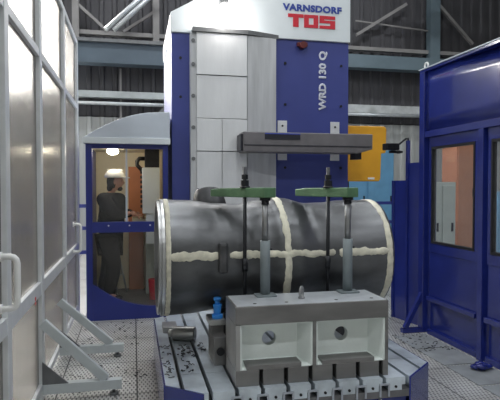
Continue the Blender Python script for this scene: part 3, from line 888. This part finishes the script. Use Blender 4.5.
# ---------------------------------------------------------------- pipe workpiece
PYC, PZC = 4.12, 1.105
def prof(x):
    K = [(.14, .445), (.21, .443), (.40, .437), (.62, .412), (.80, .404), (.96, .436), (1.07, .462), (1.16, .45), (1.36, .408), (1.5, .412), (1.66, .428), (1.94, .430)]
    for i in range(len(K) - 1):
        if x <= K[i + 1][0]:
            t = (x - K[i][0]) / (K[i + 1][0] - K[i][0]); t = max(0, min(1, t)); t = t * t * (3 - 2 * t)
            return K[i][1] + t * (K[i + 1][1] - K[i][1])
    return K[-1][1]
def lathe_x(b, xs, rf, n=72):
    rings = [[b.bm.verts.new((x, PYC + rf(x) * math.cos(2 * PI * k / n), PZC + rf(x) * math.sin(2 * PI * k / n))) for k in range(n)] for x in xs]
    for i in range(len(rings) - 1):
        for k in range(n):
            f = b._f((rings[i][k], rings[i][(k + 1) % n], rings[i + 1][(k + 1) % n], rings[i + 1][k]))
            if f: f.smooth = True
    return rings
pp = thing('steel_pipe', 'large dark steel pipe workpiece with cream coated weld seams', 'pipe', (1.05, PYC, PZC - .445))
b = MB()
xs = [.215 + (1.94 - .215) * q / 60 for q in range(61)]
o_ = lathe_x(b, xs, prof)
i_ = lathe_x(b, xs, lambda x: prof(x) - .05)
for k in range(72):
    for r_ in (0, -1): b._f((o_[r_][k], o_[r_][(k + 1) % 72], i_[r_][(k + 1) % 72], i_[r_][k]))
b.build('shell', M['pipe'], pp)
b = MB()
Kr = [(.168, .43), (.172, .436), (.182, .436), (.184, .428), (.191, .428), (.193, .4455), (.215, .4455)]
rgs = []
for x, r in Kr: rgs.append([b.bm.verts.new((x, PYC + r * math.cos(2 * PI * k / 72), PZC + r * math.sin(2 * PI * k / 72))) for k in range(72)])
inn = [[b.bm.verts.new((x, PYC + .39 * math.cos(2 * PI * k / 72), PZC + .39 * math.sin(2 * PI * k / 72))) for k in range(72)] for x in (.215, .168)]
rgs += inn; rgs.append(rgs[0])
for i in range(len(rgs) - 1):
    for k in range(72):
        b._f((rgs[i][k], rgs[i][(k + 1) % 72], rgs[i + 1][(k + 1) % 72], rgs[i + 1][k]))
b.build('machined_rim', M['rim'], pp)
# coated weld bands: thin ragged strips lying on the shell
def ring_band(xc, w, rag, nm='weld_band', seed=1, bow=0):
    r_ = random.Random(seed); n = 144
    b = MB(); rows = []
    ja = jb = 0
    for k in range(n):
        ja = .7 * ja + r_.uniform(-rag, rag) * .6; jb = .7 * jb + r_.uniform(-rag, rag) * .6
        a = 2 * PI * k / n
        row = []
        for t in (0, .08, .5, .92, 1):
            x = xc - w / 2 + ja + (w + jb - ja) * t
            r = prof(x) + (.0 if t in (0, 1) else .004)
            row.append(b.bm.verts.new((x, PYC + r * math.cos(a), PZC + r * math.sin(a))))
        rows.append(row)
    for k in range(n):
        for t in range(4):
            f = b._f((rows[k][t], rows[k][t + 1], rows[(k + 1) % n][t + 1], rows[(k + 1) % n][t]))
            if f: f.smooth = True
    return b.build(nm, M['cream'], pp)
ring_band(.236, .036, .004, seed=3)
ring_band(1.09, .048, .010, seed=5)
ring_band(1.905, .05, .006, seed=8)
def long_band(x0, x1, ang, w, rag, seed):
    r_ = random.Random(seed); n = int((x1 - x0) / .015)
    b = MB(); rows = []; ja = jb = 0
    for k in range(n + 1):
        ja = .75 * ja + r_.uniform(-rag, rag); jb = .75 * jb + r_.uniform(-rag, rag)
        x = x0 + (x1 - x0) * k / n
        s = min(1, 14 * k / n + .5, 14 * (n - k) / n + .5)
        row = []
        for t in (0, .08, .5, .92, 1):
            h = (-w / 2 * s + ja) + (w * s + jb - ja) * t
            a = ang + h / .43
            r = prof(x) + (.0 if t in (0, 1) else .0045)
            row.append(b.bm.verts.new((x, PYC + r * math.cos(a), PZC + r * math.sin(a))))
        rows.append(row)
    for k in range(n):
        for t in range(4):
            f = b._f((rows[k][t], rows[k][t + 1], rows[k + 1][t + 1], rows[k + 1][t]))
            if f: f.smooth = True
    return b.build('weld_band', M['cream'], pp)

A0 = PI - R(7)
for x0, x1, w, sd in ((.25, .60, .060, 11), (.67, 1.085, .048, 12), (1.095, 1.47, .045, 13), (1.50, 1.89, .055, 14)):
    long_band(x0, x1, A0, w, .0065, sd)
# lug on the flank and the stub on top
a_ = PI - R(1)
MB().box(.585, .655, PYC - .447, PYC - .38, 1.03, 1.25).build('lug_plate', M['lug'], pp, .02)
sx, sy = .60, 4.24
MB().cyl((sx, sy, 1.44), (sx + .0, sy + .08, 1.60), .15, .115, 28).build('branch_stub', M['pipedark'], pp, .015)

# ---------------------------------------------------------------- clamps and jack columns
def jack_column(x, y, zt, label):
    t = thing('jack_column', label, 'jack', (x, y, BZ1 + .002))
    z0 = BZ1 + .002
    MB().box(x - .07, x + .07, y - .055, y + .04, z0, z0 + .014).build('base', M['jack'], t, .004)
    MB().cyl((x, y, z0 + .014), (x, y, 1.28), .034, n=24).build('tube', M['jack'], t)
    MB().cyl((x, y, 1.28), (x, y, zt - .045), .0215).build('rod', M['rod'], t)
    MB().cyl((x, y, zt - .045), (x, y, zt - .02), .026).cyl((x, y, zt - .02), (x, y, zt), .038).build('head', M['black'], t)
    MB().cyl((x + .034, y - .0, 1.22), (x + .05, y, 1.22), .008, n=10).build('grub_screw', M['black'], t)
def strap_clamp(pc, psd, tip, zb, label):
    """green strap from the jack head (pc) over the stud (psd) to its tip on the pipe"""
    t = thing('strap_clamp', label, 'clamp', (psd[0], psd[1], TZ))
    a, b2 = Vector((*pc, zb + .034)), Vector((*tip, zb + .030))
    d_ = (b2 - a).normalized(); a2 = a - d_ * .055
    n = Vector((d_.y, -d_.x, 0)).normalized()
    b = MB()
    L = (b2 - a2).length
    prof_ = [(0, -.034), (L * .5, -.034), (L, -.030), (L, .024), (L * .8, .032), (0, .034)]
    w = .05
    A = [b.bm.verts.new(a2 + d_ * p[0] + n * w + Vector((0, 0, p[1]))) for p in prof_]
    B = [b.bm.verts.new(a2 + d_ * p[0] - n * w + Vector((0, 0, p[1]))) for p in prof_]
    b._f(A); b._f(B[::-1])
    for q in range(6): b._f((A[q], A[(q + 1) % 6], B[(q + 1) % 6], B[q]))
    b.build('strap', M['green'], t, .006)
    x, y = psd
    zt = zb + .064
    MB().cyl((x, y, TZ + .001), (x, y, zt + .15), .0135, n=14).build('stud', M['black'], t)
    MB().cyl((x, y, zt), (x, y, zt + .014), .036, n=20).cyl((x, y, zt + .014), (x, y, zt + .055), .030, n=6).build('nut', M['black'], t)
    MB().cyl((x, y, zt + .062), (x, y, zt + .095), .024, n=6).build('lock_nut', M['black'], t)
    MB().cyl((x, y, 1.05), (x, y, 1.14), .022, n=16).build('coupling_sleeve', M['black'], t)
    MB().box(x - .03, x + .03, y - .03, y + .03, TZ, TZ + .03).build('slot_nut', M['black'], t, .003)
ZS = 1.572
jack_column(.873, 3.49, ZS, 'left grey jack column standing on the fixture block near the centre weld band')
jack_column(1.472, 3.49, ZS, 'right grey jack column standing on the fixture block')
strap_clamp((.873, 3.49), (.765, 3.65), (.62, 4.05), ZS, 'left green strap clamp with black stud beside the centre weld band')
strap_clamp((1.472, 3.49), (1.385, 3.65), (1.30, 4.05), ZS, 'right green strap clamp with black stud over the right half of the pipe')

# ---------------------------------------------------------------- small gear on the table
def vee(x0, x1, label):
    b = MB()
    b.prism([(3.93, TZ), (4.40, TZ), (4.40, .80), (4.36, .80), (PYC, .64), (3.97, .80), (3.93, .80)], 'x', x0, x1)
    # trim below the shell
    for v in b.bm.verts:
        if v.co.z > .6:
            v.co.z = min(v.co.z, PZC - math.sqrt(max(0, .4455 ** 2 - (v.co.y - PYC) ** 2)) - .004)
    o = b.build('vee_block', M['pipedark'], None, .004)
    return tag(o, label, 'support')
vee(.66, .78, 'dark vee block under the left end of the pipe')
vee(1.70, 1.82, 'dark vee block under the right end of the pipe')
sb = thing('stop_block', 'dark stepped steel stop block on the table left of the fixture block', 'block', (.55, 3.6, TZ))
MB().prism([(3.62, TZ), (3.90, TZ), (3.90, .66), (3.74, .66), (3.74, .60), (3.62, .60)], 'x', .54, .63).build('body', M['machdark'], sb, .006)
MB().cyl((.585, 3.62, .50), (.585, 3.605, .50), .028).build('bolt_head', M['black'], sb)
MB().box(.52, .635, 3.70, 3.90, .66, .70).build('cap_plate', M['machined'], sb, .004)
bj = thing('screw_jack', 'bright blue screw jack standing behind the stop block', 'jack', (.60, 3.74, .70))
MB().cyl((.585, 3.76, .70), (.585, 3.76, .73), .04).cyl((.585, 3.76, .73), (.585, 3.76, .80), .026, .032).build('body', M['jackblue'], bj, .003)
MB().cyl((.585, 3.76, .80), (.585, 3.76, .83), .018).cyl((.585, 3.76, .83), (.585, 3.76, .85), .028).build('head', M['jackblue'], bj)
tag(MB().box(.645, .725, 3.62, 3.74, TZ, .52).build('packing_block', M['black'], None, .004), 'black packing block hidden in shade behind the fixture block', 'block')
rl = thing('steel_roller', 'short bright steel roller lying on the left of the table', 'roller', (.42, 4.3, TZ))
MB().cyl((.31, 4.30, TZ + .058), (.48, 4.24, TZ + .058), .058, n=28).build('barrel', M['rim'], rl, .006)
MB().cyl((.275, 4.312, TZ + .058), (.31, 4.30, TZ + .058), .03).build('journal', M['machined'], rl)
tag(MB().box(.24, .36, 4.52, 4.72, TZ, TZ + .05).build('shim_plate', M['machined'], None, .004), 'flat pale steel plate at the left rear of the table', 'plate')

# swarf: loose curls nobody could count
def swarf(name, n, fx, z, label):
    b = MB()
    for q in range(n):
        x, y = fx()
        a = rnd.random() * 6.28; r = rnd.uniform(.008, .018)
        pts = [(x + r * math.cos(a + t), y + r * math.sin(a + t), z + .004 + .002 * t) for t in (0, .9, 1.8, 2.7)]
        b.tube(pts, rnd.uniform(.002, .0045), 4)
    return tag(b.build(name, M['chip'], None), label, 'swarf', None, 'stuff')
def f_walk():
    while True:
        x, y = rnd.uniform(-.65, .12), 3.6 + 3.0 * rnd.random() ** 1.3
        if not (abs(y - 4.30) < .07 or abs(y - 5.26) < .07): return x, y
def f_tab():
    while True:
        x, y = rnd.uniform(.20, .58), rnd.gauss(4.0, .5)
        if min(abs(x - s_) for s_ in slots) > .03 and 3.45 < y < 4.9 and not (x > .48 and y < 3.98) and not y > 4.15: return x, y
def f_right():
    return rnd.uniform(2.75, 3.14), rnd.uniform(4.7, 5.3)
swarf('floor_swarf', 150, f_walk, 0, 'dark metal swarf scattered over the left walkway plates')
swarf('table_swarf', 70, f_tab, TZ, 'dark metal swarf scattered on the left part of the machine table')
swarf('debris_swarf', 55, f_right, .008, 'metal swarf lying on the grey plates by the blue enclosure')

# ---------------------------------------------------------------- hall furniture behind
def railing(name, x0, x1, y, label):
    t = thing(name, label, 'railing', ((x0 + x1) / 2, y, 0))
    n = max(2, int((x1 - x0) / .55))
    for q in range(n + 1):
        x = x0 + (x1 - x0) * q / n
        MB().box(x - .025, x + .025, y - .025, y + .025, 0, 1.32).build('post', M['cabblue'], t)
    for z in (1.32, .95, .55):
        MB().box(x0 - .03, x1 + .03, y - .02, y + .02, z - .03, z + .03).build('rail', M['cabblue'], t)
railing('railing', -4.4, -.75, 9.2, 'blue tube railing behind the operator cabin at left')
railing('railing', 3.55, 5.2, 9.6, 'blue tube railing behind the yellow housing')
def cabinet(name, m, x0, x1, y0, y1, z1, label, doors=2, cat='cabinet'):
    t = thing(name, label, cat, ((x0 + x1) / 2, (y0 + y1) / 2, 0))
    box('body', M[m], t, x0, x1, y0, y1, 0, z1, bevel=.01)
    for q in range(doors):
        w = (x1 - x0) / doors
        dd = box('door', M[m], t, x0 + w * q + .02, x0 + w * (q + 1) - .02, y0 - .025, y0, .1, z1 - .06, bevel=.006)
        box('door_handle', M['black'], dd, x0 + w * (q + 1) - .10, x0 + w * (q + 1) - .07, y0 - .045, y0 - .025, z1 * .5, z1 * .5 + .15)
    return t
cabinet('switch_cabinet', 'ltblue', 4.6, 5.95, 11.4, 12.0, 2.55, 'pale blue switch cabinet behind the yellow housing')
cabinet('tool_cabinet', 'palegreen', 4.95, 5.52, 8.3, 8.9, 1.72, 'pale green grey cabinet seen through the first enclosure window')
cabinet('storage_cabinet', 'orange', 6.0, 6.42, 9.0, 9.5, 2.9, 'tall orange brown cabinet seen through the first enclosure window', 1)
cabinet('tool_locker', 'ltblue', 6.45, 7.3, 8.4, 8.9, 1.55, 'pale blue locker seen through the second enclosure window')
cabinet('grey_cupboard', 'palerail', -2.6, -1.6, 11.0, 11.6, 2.0, 'grey cupboard behind the railing left of the operator cabin')

# ---------------------------------------------------------------- light
w = bpy.data.worlds.new('world'); scene.world = w; w.use_nodes = True
w.node_tree.nodes['Background'].inputs[0].default_value = (.5, .55, .6, 1)
w.node_tree.nodes['Background'].inputs[1].default_value = .3
def area(x, y, z, sx, sy, p, col, tilt=(0, 0, 0)):
    l = bpy.data.lights.new('hall_lamp', 'AREA'); l.shape = 'RECTANGLE'; l.size = sx; l.size_y = sy; l.energy = p; l.color = col
    o = bpy.data.objects.new('hall_lamp', l); COL.objects.link(o); o.location = (x, y, z); o.rotation_euler = tilt
for x in (-4, 1, 6):
    for y in (-3, 2.0, 6.0, 10.5):
        area(x, y, 8.7, 1.4, .5, 125, (.93, .97, 1.0))

vs = scene.view_settings
scene.display_settings.display_device = 'sRGB'
vs.view_transform = 'Standard'; vs.look = 'None'; vs.exposure = 0; vs.gamma = 1; vs.use_curve_mapping = False
